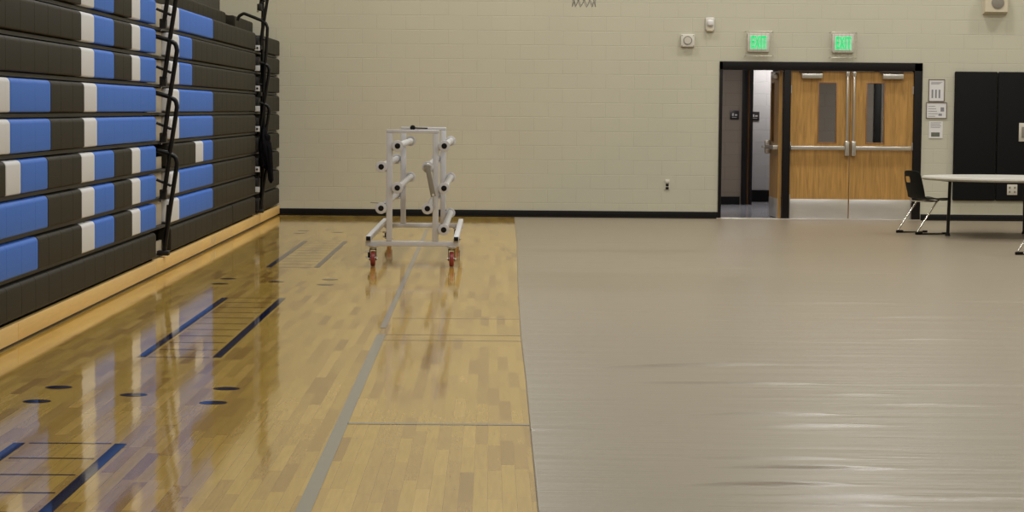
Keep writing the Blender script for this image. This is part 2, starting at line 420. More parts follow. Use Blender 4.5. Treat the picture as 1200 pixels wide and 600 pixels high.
# ------------------------------------------------------------------ the two closed door leaves
def at(o, loc):
    """children were built in world space: move them under a parent standing at loc"""
    o.location = -Vector(loc)
def closed_leaf(x0, x1, wx0, wx1, hinge_left, n):
    yf = D+.03
    root = B(); z0, z1 = .014, 2.11
    # slab as a frame round the lite
    wz0, wz1 = 1.10, 1.94
    root.box((x0, yf, z0), (wx0, yf+.045, z1), 'oak'); root.box((wx1, yf, z0), (x1, yf+.045, z1), 'oak')
    root.box((wx0, yf, z0), (wx1, yf+.045, wz0), 'oak'); root.box((wx0, yf, wz1), (wx1, yf+.045, z1), 'oak')
    d = root.go('door_%d' % n, kind='structure')
    B().box((x0+.004, yf-.003, z0), (x1-.004, yf+.001, .29), 'steel', .001).go('kick_plate', d, label='brushed steel kick plate')
    g = B().box((wx0, yf+.02, wz0), (wx1, yf+.026, wz1), 'glass').go('lite_glass', d)
    q = B(); w_ = .016
    q.box((wx0-w_, yf-.006, wz0-w_), (wx0, yf+.05, wz1+w_), 'oak_dark', .002); q.box((wx1, yf-.006, wz0-w_), (wx1+w_, yf+.05, wz1+w_), 'oak_dark', .002)
    q.box((wx0, yf-.006, wz0-w_), (wx1, yf+.05, wz0), 'oak_dark', .002); q.box((wx0, yf-.006, wz1), (wx1, yf+.05, wz1+w_), 'oak_dark', .002)
    q.go('lite_frame', d)
    # panic bar
    s = 1 if hinge_left else -1
    lx = x1-.04 if hinge_left else x0+.045           # latch stile
    zb = 1.02
    hb = B(); a_, c_ = sorted((lx-s*.03, (x0+.005) if hinge_left else (x1-.03)))
    hb.box((a_, yf-.075, zb-.028), (c_, yf-.035, zb+.028), 'satin_steel', .008)
    e_ = c_ if not hinge_left else a_
    hb.box((e_-.03*(1 if not hinge_left else 0)-.0, yf-.06, zb-.03), (e_+.03*(1 if hinge_left else 0), yf, zb+.03), 'satin_steel', .006)
    bar = hb.go('push_bar', d, label='satin steel push bar')
    hd = B(); hd.box((lx-.032, yf-.085, zb-.11), (lx+.032, yf, zb+.10), 'satin_steel', .014, 3); hd.go('latch_case', bar)
    rd = B(); rd.box((lx-.014, yf-.045, zb+.10), (lx+.014, yf-.018, z1-.02), 'satin_steel', .005)
    rd.box((lx-.022, yf-.055, z1-.07), (lx+.022, yf, z1-.005), 'satin_steel', .005); rd.go('vertical_rod', d, label='slim steel rod above the latch')
    cx = 4.56 if hinge_left else 5.71
    cl = B(); cl.box((cx-.148, yf-.075, 2.005), (cx+.148, yf, 2.075), 'satin_steel', .008)
    k = cl.go('closer', d, label='silver door closer body')
    ca = B(); ca.cyl((cx-.06*s, yf-.04, 2.07), (cx-.06*s, yf-.04, 2.092), .014, 'black_steel'); ca.box((cx-.19, yf-.05, 2.085), (cx+.15, yf-.03, 2.10), 'black_steel', .003); ca.go('closer_arm', k)
    hg = B()
    hx = x0+.004 if hinge_left else x1-.004
    for hz in (.3, 1.05, 1.85): hg.cyl((hx, yf-.01, hz-.055), (hx, yf-.01, hz+.055), .009, 'steel')
    hg.go('hinge', d)
    return d
closed_leaf(4.265, 5.108, 4.668, 4.914, True, 1)
closed_leaf(5.118, 6.012, 5.352, 5.596, False, 2)

# ------------------------------------------------------------------ the open leaf, built shut along +X from its hinge then swung
hx, hy = 4.155, D+.10
W_ = .86
od = B(); wz0, wz1 = 1.10, 1.94; a0, a1 = .13, .38
for (p, q) in (((0, 0, .014), (W_-a1, .045, 2.11)), ((W_-a0, 0, .014), (W_, .045, 2.11)), ((W_-a1, 0, .014), (W_-a0, .045, wz0)), ((W_-a1, 0, wz1), (W_-a0, .045, 2.11))):
    od.box(p, q, 'oak')
door3 = od.go('door_3', kind='structure')
door3.location = (hx, hy, 0); door3.rotation_euler = (0, 0, math.radians(91.3))
for yy in (-.003, .044):
    B().box((.004, yy, .014), (W_-.004, yy+.004, .29), 'steel', .001).go('kick_plate', door3, label='brushed steel kick plate')
B().box((W_-a1, .02, wz0), (W_-a0, .026, wz1), 'glass').go('lite_glass', door3)
q = B(); w_ = .016
for (p, r_) in (((W_-a1-w_, -.006, wz0-w_), (W_-a1, .05, wz1+w_)), ((W_-a0, -.006, wz0-w_), (W_-a0+w_, .05, wz1+w_)), ((W_-a1, -.006, wz0-w_), (W_-a0, .05, wz0)), ((W_-a1, -.006, wz1), (W_-a0, .05, wz1+w_))):
    q.box(p, r_, 'oak_dark', .002)
q.go('lite_frame', door3)
hb = B(); hb.box((.05, .08, .992), (W_-.1, .12, 1.048), 'satin_steel', .008); hb.box((.03, .045, .99), (.08, .12, 1.05), 'satin_steel', .006)
bar = hb.go('push_bar', door3, label='satin steel push bar')
B().box((W_-.1, .045, .92), (W_-.03, .13, 1.12), 'satin_steel', .014, 3).go('latch_case', bar)
q = B(); q.cyl((W_-.065, .045, 1.02), (W_-.065, .17, 1.02), .014, 'satin_steel'); q.tube([(W_-.065, .165, 1.02), (W_-.17, .165, 1.02)], .012, 'satin_steel')
q.cyl((W_-.065, .045, 1.02), (W_-.065, .06, 1.02), .035, 'satin_steel'); q.go('lever_handle', door3, label='steel lever handle')
cl = B(); cl.box((.1, .045, 2.0), (.38, .11, 2.07), 'satin_steel', .008); k = cl.go('closer', door3, label='silver door closer body')
B().box((.15, .06, 2.07), (.55, .08, 2.085), 'black_steel', .003).go('closer_arm', k)

# ------------------------------------------------------------------ floor cover (taupe sheet over the right part of the floor)
edge = [(2.0, .17), (8.6, .19), (10.6, .198), (13, .209), (15.3, .213), (19.6, .244), (26.3, .31), (32.3, .345), (32.7, .345)]
ys = np.concatenate([np.arange(1.0, 6, .25), np.arange(6, 20, .02), np.arange(20, 32.66, .05)]); ys = np.append(ys, 32.68)
xo = np.concatenate([[0, .0015, .01], np.arange(.06, 6.2, .14), np.arange(6.4, 13.5, .5)])
ridges = [  # x0, x1, y at the middle, slope, height, half width
    (.62, 1.75, 13.65, .30, .010, .035), (.75, 1.9, 12.77, .0, .007, .03), (1.05, 1.75, 11.45, .05, .008, .03),
    (1.25, 1.95, 11.05, .12, .007, .03), (.85, 1.6, 10.0, .05, .006, .03), (1.0, 1.75, 9.72, -.02, .009, .03), (.85, 1.5, 9.28, .05, .010, .03),
    (1.15, 1.7, 9.0, .0, .007, .03), (1.1, 1.6, 8.8, .03, .006, .03), (.1, .45, 10.85, .08, .005, .03), (1.3, 2.9, 22.3, .1, .006, .05), (1.0, 2.2, 26.5, .1, .005, .06),
    (.8, 1.5, 17.3, .05, .005, .04), (2.0, 2.8, 11.9, .03, .004, .03), (1.35, 1.8, 8.55, .0, .006, .03)]
rng = np.random.default_rng(5)
for k in range(46):
    y = rng.uniform(7.5, 30); x = rng.uniform(.4, 4.5)+y*.05; l = rng.uniform(.3, 1.1); ridges.append((x, x+l, y, rng.uniform(-.08, .12), rng.uniform(.0025, .005), rng.uniform(.02, .04)*(1+y/25)))
E_ = np.interp(ys, [e[0] for e in edge], [e[1] for e in edge])
XX = E_[:, None]+xo[None, :]; XX[:, -1] = XR-.02; YY = np.repeat(ys[:, None], len(xo), 1)
ZZ = np.full_like(XX, .003); ZZ[:, 0] = .0
for (x0, x1, y, sl, h, hw) in ridges:
    xm = (x0+x1)/2; u = (XX-xm)/((x1-x0)/2); v = (YY-y-sl*(XX-xm))/(hw*.8)
    ZZ += 1.7*h*np.exp(-v*v)*np.clip(1-u*u, 0, 1)**.7
ZZ[:, 0] = 0
nv, nu = XX.shape; V = np.stack([XX, YY, ZZ], -1).reshape(-1, 3)
idx = np.arange(nv*nu).reshape(nv, nu)
Fc = np.stack([idx[:-1, :-1], idx[:-1, 1:], idx[1:, 1:], idx[1:, :-1]], -1).reshape(-1, 4)
me = bpy.data.meshes.new('floor_cover'); me.from_pydata(V.tolist(), [], Fc.tolist()); me.materials.append(MATS['tarp'])
me.polygons.foreach_set('use_smooth', [True]*len(me.polygons))
o = bpy.data.objects.new('floor_cover', me); S.collection.objects.link(o)
props(o, 'taupe vinyl sheet with long creases covering the right part of the wooden floor', 'floor cover')

# ------------------------------------------------------------------ bleachers
XF, ZB, RISE, MOD = -2.99, .151, .26, .4572
def seat_profile(xf, z0, z1, depth=.09):
    """rounded section of a seat module, going round in X-Z"""
    r, rb = .034, .012; P = []
    P.append((xf-depth, z0)); 
    for k in range(4): a = -PI/2 + k/3*PI/2; P.append((xf-rb+rb*math.cos(a), z0+rb+rb*math.sin(a)))
    for k in range(7): a = k/6*PI/2; P.append((xf-r+r*math.cos(a), z1-r+r*math.sin(a)))
    P.append((xf-depth, z1)); return P
def seat_band(xf, z0, z1, y0, y1, m, grid0):
    """a run of modules of one colour: seams fall on the module grid, outer corners rounded"""
    b = B(); P = seat_profile(xf, z0, z1, .12); cx, cz = xf-.05, (z0+z1)/2
    cuts = [y0]; k = math.ceil((y0-grid0)/MOD+.12); 
    while grid0+k*MOD < y1-.06: cuts.append(grid0+k*MOD); k += 1
    cuts.append(y1)
    for a, c in zip(cuts, cuts[1:]):
        i0 = .014 if a == y0 else (.003 if m == 'brown_plastic' else .0015); i1 = .014 if c == y1 else (.003 if m == 'brown_plastic' else .0015)
        g = .0012 if m == 'brown_plastic' else .0004
        def ring(y, s): return [(x if x < xf-.06 else x-s, y, z if abs(z-cz) < .06 else z-(s if z > cz else -s)) for x, z in P]
        rr = [ring(a+g, i0), ring(a+g+i0*.35, i0*.4), ring(a+g+i0, 0), ring(a+g+i0+.004, 0), ring(c-g-i1-.004, 0), ring(c-g-i1, 0), ring(c-g-i1*.35, i1*.4), ring(c-g, i1)]
        b.loft(rr, m)
        # little fixing dimples on the top edge of coloured seats
        if m != 'brown_plastic':
            b.box(((xf-.05), (a+c)/2-.02, z1-.001), (xf-.034, (a+c)/2+.02, z1+.0012), 'black_steel')
    return b
CODE = {'b': ('brown_plastic', 'brown seat fronts'), 'u': ('blue_plastic', 'bright blue seat fronts'), 'w': ('white_plastic', 'white seat front')}
def section(label, ya, yb, from_end, rows, extra, grid0):
    """rows: list of pattern lists [(code, y_start, y_end)...]"""
    base = (XF-.5, (ya+yb)/2, 0)
    t = thing('bleacher_section', label, 'bleachers', base)
    for k, pat in enumerate(rows):
        zb = ZB+RISE*k; xf = XF if k < 9 else extra[k-9]
        q = B(); q.box((xf-.6, ya, zb-.012+(.014 if k == 0 else 0)), (xf-.04, yb, zb+.013), 'black_steel'); q.box((xf-.5, ya+.02, zb+.005), (xf-.115, yb-.02, zb+RISE-.012), 'black_steel')
        ro = q.go('bench_row', t, label='black steel bench row behind the seat fronts'); at(ro, base)
        for c, y0, y1 in pat:
            mt, lb = CODE[c]
            sb = seat_band(xf, zb+.021, zb+RISE-.021, y0, y1, mt, grid0)
            if c == 'w' and k == 4 and ya > 21:
                sb.box((xf-.001, y0+.20, zb+.07), (xf+.002, y0+.25, zb+.17), 'black_steel')
            sb.go('seat_front', ro, label=lb)
    q = B(); q.box((XF-.75, ya, .0), (XF-.12, yb, ZB+.02), 'black_steel'); q.box((XF-1.1, ya+.05, .0), (XF-.45, yb-.05, ZB+RISE*len(rows)-.06), 'black_steel')
    at(q.go('understructure', t), base)
    return t
def pat_end(spec, yb, ya):
    """spec from the far end towards the camera in modules; last code runs out to ya"""
    out = []; y = yb
    for c, n in spec[:-1]:
        out.append((c, y-n*MOD, y)); y -= n*MOD
    out.append((spec[-1][0], ya, y)); return out
def pat_start(spec, ya, yb):
    out = []; y = ya
    for c, n in spec[:-1]: out.append((c, y, y+n*MOD)); y += n*MOD
    out.append((spec[-1][0], y, yb)); return out
YA, YB = 8.0, 20.665
tail = [('u', 2), ('w', 1), ('b', 2), ('u', 2), ('w', 1.2)]
R1 = [pat_end([('b', 20)], YB, YA),
      pat_end(tail+[('b', 3.6), ('u', 20)], YB, YA),
      pat_end(tail+[('b', 2.85), ('u', 20)], YB, YA),
      pat_end(tail+[('b', 2.85), ('u', 1.95), ('w', 1), ('b', 9)], YB, YA),
      pat_end([('u', 6.75), ('w', 1.2), ('b', 2.85), ('u', 2.9), ('w', 1), ('u', 9)], YB, YA),
      pat_end([('u', 6.75), ('w', 1.2), ('b', 2.85), ('u', 2.9), ('w', 1), ('u', 9)], YB, YA),
      pat_end(tail+[('b', 20)], YB, YA), pat_end(tail+[('b', 20)], YB, YA), pat_end(tail+[('b', 20)], YB, YA),
      pat_end([('b', 20)], YB, YA), pat_end([('b', 20)], YB, YA)]
# the last module of white shortens so that the run meets the measured width
section('long nearest bleacher bank with blue, white and brown seats, left of the first handrails', YA, YB, True, R1, [-3.37, -3.57], YB-40*MOD)
YA2, YB2 = 21.62, 29.40
w6 = [('w', 1.3), ('u', 5.9), ('b', 9)]
R2 = [pat_start([('b', 20)], YA2, YB2), pat_start(w6, YA2, YB2), pat_start(w6, YA2, YB2),
      pat_start([('b', 4), ('w', 1.35), ('u', 1.85), ('b', 9)], YA2, YB2),
      pat_start(w6, YA2, YB2), pat_start(w6, YA2, YB2),
      pat_start([('w', 1.3), ('u', 2.1), ('b', 9)], YA2, YB2), pat_start([('w', 1.3), ('u', 2.1), ('b', 9)], YA2, YB2), pat_start(w6, YA2, YB2),
      pat_start([('b', 20)], YA2, YB2), pat_start([('b', 20)], YA2, YB2)]
R2[0] = [('b', YA2, 26.80), ('b', 26.84, YB2)]
section('middle bleacher bank between the two black handrails, mostly brown with blue and white seats', YA2, YB2, False, R2, [-3.37, -3.57], YA2)
YA3, YB3 = 30.45, 32.72
R3 = [pat_start([('b', 20)], YA3, YB3) for _ in range(10)]
section('short all brown bleacher bank beside the back wall', YA3, YB3, False, R3, [-3.37], YA3)

# plywood kick board along the foot of the banks
base = (XF-.03, 20, 0)
t = thing('kick_board', 'pale plywood kick board running along the foot of all the bleachers', 'kick board', base)
cuts = [YA, 14.6, 20.67, 23.9, 26.82, 30.0, D-.02]
for a, c in zip(cuts, cuts[1:]):
    q = B(); q.box((XF-.04, a+.004, .024), (XF+.003, c-.004, ZB-.012), 'ply', .002); at(q.go('board', t), base)
q = B(); q.box((XF-.05, YA, 0), (XF-.02, D-.02, .024), 'black_steel'); at(q.go('foot_rail', t), base)
for y in (24.75, 25.05): at(B().box((XF+.002, y, .045), (XF+.005, y+.05, .115), 'steel').go('floor_catch', t, label='small steel catch on the board'), base)

# ------------------------------------------------------------------ aisles between the banks
def rail_path(z0, xo=0):
    return [(-3.16, z0+.02), (-3.05+xo, z0), (-2.94+xo, z0-.03), (-2.882+xo, z0-.062), (-2.868+xo, z0-.12), (-2.93+xo, z0-.52), (-2.985+xo, max(z0-.90, .2))]
def aisle(label, ya, yb, yc, tops, steps, dark, base):
    t = thing('bleacher_aisle', label, 'aisle steps', base)
    for k in range(9):
        zb = ZB+RISE*k
        q = B(); q.box((-3.5, ya, zb-.012), (-3.03, yb, zb+.010), 'black_steel')
        st = q.go('aisle_deck', t); at(st, base)
        if steps:
            hz = .11 if k in dark else .225
            B().box((-3.10, ya+.01, zb+.012), (-3.075, yb-.01, zb+.012+hz), 'riser_tan', .003).go('riser', st, label='pale grey tan riser panel')
            q = B()
            q.box((-3.075, ya+.03, zb+.04), (-3.045, ya+.10, zb+.16), 'black_steel', .004); q.go('bracket', st)
            B().cyl((-3.075, ya+.22, zb+.06), (-3.04, ya+.22, zb+.06), .022, 'black_steel').go('knob', st)
            if k not in dark: B().cyl((-3.075, ya+.32, zb+.17), (-3.06, ya+.32, zb+.17), .012, 'black_steel').go('bolt', st)
        else:
            B().box((-3.20, ya+.01, zb+.012), (-3.18, yb-.01, zb+.24), 'black_steel').go('riser', st)
            if k not in (0, 3):
                q = B(); q.box((-3.04, ya+.34, zb+.02), (-2.972, ya+.355, zb+.09), 'white_plastic', .003)
                if k % 2 == 0: q.cyl((-3.005, ya+.341, zb+.055), (-3.005, ya+.334, zb+.055), .014, 'black_steel')
                q.go('row_marker', st, label='small white marker plate')
            q = B(); q.box((-3.18, ya+.36, zb+.03), (-2.99, ya+.62, zb+.2), 'tube_black', .01); q.go('bracket', st)
    for z0, back in tops:
        P = rail_path(z0)
        if back: P = [(-3.28, z0-.08), (-3.262, z0-.02), (-3.20, z0+.015)]+[(x, z-.0) for x, z in P[2:]]; P[3] = (-2.97, z0-.075); P[4:] = [(-2.915, z0-.11), (-2.894, z0-.17), (-2.905, z0-.4), (-2.93, z0-.7), (-2.95, z0-1.0)]
        q = B(); q.tube([(x, yc, z) for x, z in P], .021, 'tube_black', 10, .02)
        h = q.go('handrail', t); at(h, base)
        q = B(); q.tube([(-2.945, yc+.05, z0-.03), (-2.995, yc+.05, z0-.40)], .019, 'tube_black'); q.box((-3.03, yc+.0, z0-.45), (-2.97, yc+.1, z0-.36), 'black_steel', .006)
        q.tube([(-3.06, yc+.02, z0-.27), (-2.925, yc+.02, z0-.325)], .013, 'tube_black'); q.cyl((-3.02, yc-.0, z0-.46), (-3.02, yc-.03, z0-.46), .014, 'chrome')
        q.go('rail_socket', h)
    return t
aisle('black curved handrails over tan steps in the aisle between the near and middle bleachers', 20.675, 21.61, 21.15, [(3.2, 0), (2.68, 0), (2.155, 0), (1.64, 0), (1.12, 0)], True, (0, 3), (-3.2, 21.15, 0))
ob = [o for o in bpy.data.objects if o.get('category') == 'aisle steps'][0]
q = B(); q.tube([(-2.945, 21.15, .62), (-2.962, 21.15, .40), (-2.985, 21.15, .19)], .02, 'tube_black'); q.box((-3.05, 21.1, .155), (-2.94, 21.2, .20), 'black_steel', .008); at(q.go('rail_post', ob), (-3.2, 21.15, 0))
a2 = aisle('black handrails in the far narrow aisle before the short brown bleacher bank', 29.41, 30.44, 29.95, [(3.22, 0), (2.72, 1), (2.12, 0), (1.6, 0), (1.08, 0)], False, (), (-3.2, 29.95, 0))
q = B(); q.tube([(-2.93, 29.95, 2.0), (-2.94, 29.95, 1.2), (-2.965, 29.95, .19)], .019, 'tube_black'); q.box((-3.05, 29.9, .155), (-2.94, 30.0, .20), 'black_steel', .008); q.tube([(-2.97, 30.1, 2.95), (-2.975, 30.1, 1.9), (-2.99, 30.1, .2)], .02, 'tube_black'); at(q.go('rail_post', a2), (-3.2, 29.95, 0))

# dark jacket hung over the far handrail: closed lumpy body with a hanging sleeve
def cloth(b, spine, m, n=18, seed=1):
    r = random.Random(seed); ph = [r.uniform(0, 6) for _ in range(4)]
    rings = []
    for i, (x, y, z, a, c) in enumerate(spine):
        ring = []
        for j in range(n):
            t = 2*PI*j/n; k = 1+.12*math.sin(3*t+ph[0]+i*.35)+.08*math.sin(5*t+ph[1]-i*.5)
            ring.append((x+a*k*math.cos(t), y+c*k*math.sin(t), z+.012*math.sin(2*t+ph[2]+i)))
        rings.append(ring)
    b.loft(rings, m)
jb = (-2.88, 29.86, .56)
t = thing('jacket', 'black jacket hanging from the far aisle handrail', 'jacket', jb)
q = B(); cloth(q, [(-2.925, 29.88, 1.27, .012, .02), (-2.925, 29.88, 1.245, .035, .05), (-2.93, 29.87, 1.19, .04, .07), (-2.925, 29.86, 1.13, .055, .10), (-2.915, 29.86, 1.05, .075, .11), (-2.905, 29.85, .96, .08, .12), (-2.895, 29.85, .88, .075, .11), (-2.885, 29.85, .80, .06, .10), (-2.87, 29.85, .73, .05, .08), (-2.862, 29.85, .70, .02, .04)], 'cloth_black')
at(q.go('body', t), jb)
q = B(); cloth(q, [(-2.87, 29.8, 1.04, .02, .03), (-2.855, 29.79, .99, .035, .04), (-2.85, 29.79, .88, .034, .04), (-2.845, 29.79, .78, .036, .04), (-2.84, 29.79, .68, .034, .035), (-2.83, 29.79, .58, .034, .035), (-2.828, 29.79, .56, .02, .02)], 'cloth_black', 14, 3)
at(q.go('sleeve', t), jb)
q = B(); cloth(q, [(-2.955, 29.8, 1.10, .02, .03), (-2.96, 29.79, 1.03, .032, .04), (-2.955, 29.79, .92, .03, .035), (-2.935, 29.79, .80, .03, .03), (-2.93, 29.79, .76, .015, .02)], 'cloth_black', 14, 5)
at(q.go('sleeve', t), jb)
q = B(); cloth(q, [(-2.89, 29.83, 1.17, .02, .03), (-2.875, 29.83, 1.15, .03, .04), (-2.87, 29.83, 1.11, .028, .04), (-2.88, 29.83, 1.07, .02, .03)], 'cloth_black', 12, 8)
at(q.go('hood', t), jb)

# ------------------------------------------------------------------ storage rack on casters
YF, YR = 22.194, 25.75
rb = (-.745, 23.97, 0)
t = thing('storage_rack', 'grey steel rolling rack of long empty tubes on red casters', 'rack', rb)
def part(b, name, parent=t, label=None):
    o = b.go(name, parent, label=label)
    if parent == t: at(o, rb)
    return o
h = .026
XLr, XRr, PL, PR = -1.166, -.322, -.968, -.523
for yy in (YF, YR):
    part(B().box((XLr-.03, yy-h, .196), (XRr+.03, yy+h, .245), 'silver_paint', .006), 'end_beam')
for xx in (XLr, XRr):
    o = part(B().box((xx-h, YF-.05, .246), (xx+h, YR+.05, .296), 'silver_paint', .006), 'side_rail')
    for yy, sgn in ((YF-.05, -1), (YR+.05, 1)):
        B().box((xx-h*.8, min(yy, yy+sgn*.006), .251), (xx+h*.8, max(yy, yy+sgn*.006), .291), 'rubber_black', .002).go('end_cap', o, label='black plastic end cap')
for yy in (YF, YR):
    for xx in (PL, PR):
        q = B().box((xx-.029, yy-.029, .245), (xx+.029, yy+.029, 1.285), 'silver_paint', .006)
        part(q, 'post')
    part(B().box((PL-.029, yy-.029, 1.285), (PR+.029, yy+.029, 1.318), 'silver_paint', .006), 'top_bar')
q = B(); q.cyl((-.865, YR-.05, 1.31), (-.865, YR-.08, 1.31), .03, 'rubber_black', bev=.004); q.tube([(-.86, YR-.06, 1.31), (-.70, YR-.06, 1.306)], .008, 'black_steel')
part(q, 'lock_pin', label='black knob and pin on the far top bar')
hubs = [(-.890, 1.162, 0), (-.442, 1.166, 0), (-1.046, .961, 0), (-.600, .963, 1), (-.890, .760, 0), (-.442, .760, 0), (-1.046, .563, 0), (-.600, .563, 0), (-.442, .360, 0)]
for x, z, crank in hubs:
    q = B(); q.cyl((x, YF-.05, z), (x, YR+.05, z), .033, 'silver_paint', 20)
    tb = part(q, 'roller_tube')
    for yy in (YF, YR):
        s_ = -1 if yy == YF else 1
        y1 = yy+s_*.05
        q = B(); q.cyl((x, y1-s_*.012, z), (x, y1+s_*.012, z), .055, 'silver_paint', 28, bev=.004); q.go('flange', tb)
    if not crank:
        q = B(); q.cyl((x, YF-.055, z), (x, YF-.066, z), .027, 'rubber_black', 24, bev=.003); q.cyl((x, YF-.066, z), (x, YF-.068, z), .009, 'tube_black', 12); q.go('socket', tb, label='black square socket in the tube end')
    # welded saddle to the post
    px = min((PL, PR), key=lambda p: abs(p-x))
    for yy in (YF, YR): B().box((min(px, x), yy-.02, z-.045), (max(px, x), yy+.02, z-.028), 'silver_paint', .003).go('saddle', tb)
x, z = -.600, .963
q = B(); q.cyl((x, YF-.06, z), (x, YF-.10, z), .036, 'satin_steel', 24, bev=.004)
ang = math.atan2(.056, .27); R_ = Matrix.Rotation(-ang, 3, 'Y')
q.box((x+.028-.024, YF-.115, z-.135-.15), (x+.028+.024, YF-.10, z-.135+.15), 'grille', .004, rot=R_)
q.cyl((x+.056, YF-.115, z-.265), (x+.056, YF-.121, z-.265), .012, 'laminate', 16)
part(q, 'crank_handle', label='flat steel crank arm hanging from the hub')
q = B(); q.box((-1.15, YF-.02, .607), (-1.0, YF-.016, .615), 'grille', rot=Matrix.Rotation(math.radians(4), 3, 'Y')); part(q, 'strap_tail', label='thin strap tail at the lower left tube')
for yy in (YF, YR):
    for xx in (-1.123, -.365):
        s_ = 1 if yy == YF else -1
        q = B(); q.box((xx-.045, yy-.045, .186), (xx+.045, yy+.045, .197), 'satin_steel', .003)
        q.cyl((xx, yy, .168), (xx, yy, .188), .032, 'satin_steel', bev=.004)
        for sx in (-1, 1): q.box((xx+sx*.03-.003, yy-.03, .058), (xx+sx*.03+.003, yy+.03, .172), 'black_steel', .002)
        q.box((xx-.033, yy-.03, .160), (xx+.033, yy+.03, .170), 'black_steel', .002)
        q.cyl((xx-.045, yy, .074), (xx+.045, yy, .074), .010, 'steel')
        c = part(q, 'caster', label='swivel caster with red wheel')
        w1 = B(); w1.cyl((xx-.022, yy, .074), (xx+.022, yy, .074), .073, 'red_wheel', 32, bev=.008); w1.cyl((xx-.026, yy, .074), (xx+.026, yy, .074), .028, 'satin_steel', 20); w1.go('wheel', c, label='brick red wheel')
        if xx < -1:
            w1 = B(); w1.box((xx-.075, yy-.03, .135), (xx-.035, yy+.01, .15), 'laminate', .004); w1.box((xx-.07, yy-.03, .08), (xx-.05, yy-.0, .10), 'laminate', .004); w1.box((xx-.05, yy-.01, .085), (xx-.033, yy+.01, .145), 'black_steel', .002); w1.go('brake_pedal', c, label='small white brake tab')

# ------------------------------------------------------------------ things on the back wall
def exit_sign(x0, x1, z0, z1, g, label):
    cx = (x0+x1)/2; base = (cx, D, z0)
    t = thing('exit_sign', label, 'exit sign', base, group=None)
    q = B(); q.box((x0, D-.05, z0), (x1, D, z1), 'white_case', .008); at(q.go('housing', t), base)
    fx0, fx1, fz0, fz1 = cx-.118, cx+.118, z0+.035, z1-.035
    q = B(); q.box((fx0, D-.054, fz0), (fx1, D-.05, fz1), 'exit_face'); at(q.go('face_panel', t, label='pale green lit face'), base)
    q = B(); text_into(q, 'EXIT', .24, 'exit_text', lambda v: (cx+v.x*.44, D-.056-v.z, (fz0+fz1)/2+v.y))
    at(q.go('lettering', t, label='bright green letters EXIT'), base)
    gx0, gx1, gz0, gz1 = g; q = B(); r = .0035; yg = D-.11
    for z in (gz0, gz1):
        q.tube([(gx0, D, z), (gx0, yg, z), (gx1, yg, z), (gx1, D, z)], r, 'wire', 6, .02)
    for k in range(8):
        x = gx0+(gx1-gx0)*k/7
        q.tube([(x, D, gz1), (x, yg, gz1), (x, yg, gz0), (x, D, gz0)], r*.6, 'guard', 6)
    for k in range(1, 3):
        z = gz0+(gz1-gz0)*k/3; q.tube([(gx0, D, z), (gx0, yg, z), (gx1, yg, z), (gx1, D, z)], r*.5, 'guard', 6)
    at(q.go('wire_guard', t, label='thin wire guard'), base)
exit_sign(3.633, 3.94, 2.372, 2.635, (3.596, 3.99, 2.313, 2.659), 'green lit exit sign in a wire guard above the open door')
exit_sign(4.833, 5.141, 2.371, 2.634, (4.80, 5.175, 2.30, 2.655), 'green lit exit sign in a wire guard above the closed pair of doors')

base = (3.095, D, 2.655)
t = thing('strobe_alarm', 'small white rounded strobe alarm high left of the doors', 'alarm', base)
q = B(); q.box((3.03, D-.03, 2.665), (3.165, D, 2.855), 'white_case', .02, 3); at(q.go('housing', t), base)
q = B(); q.box((3.055, D-.075, 2.73), (3.145, D-.028, 2.82), 'paper', .025, 3); at(q.go('lens', t), base)
q = B(); q.box((3.05, D-.05, 2.655), (3.145, D, 2.695), 'beige_case', .006); at(q.go('mount', t), base)
base = (2.78, D, 2.423)
t = thing('wall_horn', 'square off-white alarm horn with round grille, lower left of the strobe', 'alarm', base)
q = B(); q.box((2.685, D-.05, 2.433), (2.88, D, 2.61), 'white_case', .01, 3); at(q.go('housing', t), base)
q = B(); q.cyl((2.782, D-.055, 2.525), (2.782, D-.048, 2.525), .062, 'grille', 24)
q.cyl((2.782, D-.058, 2.525), (2.782, D-.054, 2.525), .05, 'plate', 24)
at(q.go('grille', t), base)
q = B()
for sx in (2.70, 2.865):
    for sz in (2.447, 2.595): q.cyl((sx, D-.054, sz), (sx, D-.048, sz), .007, 'grille', 8)
at(q.go('screws', t), base)
base = (7.135, D, 2.937)
t = thing('wall_speaker', 'square beige wall speaker with grey round grille near top right', 'speaker', base)
q = B()
q.loft([[(6.965, D, 2.93), (7.305, D, 2.93), (7.305, D, 3.29), (6.965, D, 3.29)], [(6.975, D-.12, 2.965), (7.295, D-.12, 2.965), (7.295, D-.12, 3.28), (6.975, D-.12, 3.28)]], 'beige_case', smooth=False)
at(q.go('cabinet', t), base)
q = B(); q.cyl((7.155, D-.128, 3.095), (7.155, D-.118, 3.095), .09, 'grille', 32, bev=.003); at(q.go('grille', t), base)

base = (2.52, D, .4)
t = thing('wall_outlet', 'small wall outlet on the beige wall left of the open door', 'outlet', base)
q = B(); q.box((2.483, D-.008, .402), (2.56, D, .50), 'plate', .003); q.box((2.49, D-.02, .502), (2.555, D, .55), 'white_case', .006); at(q.go('plate', t), base)
q = B(); q.box((2.50, D-.012, .41), (2.543, D-.007, .446), 'frame_black', .002); q.box((2.50, D-.012, .455), (2.543, D-.007, .492), 'frame_black', .002); at(q.go('sockets', t), base)

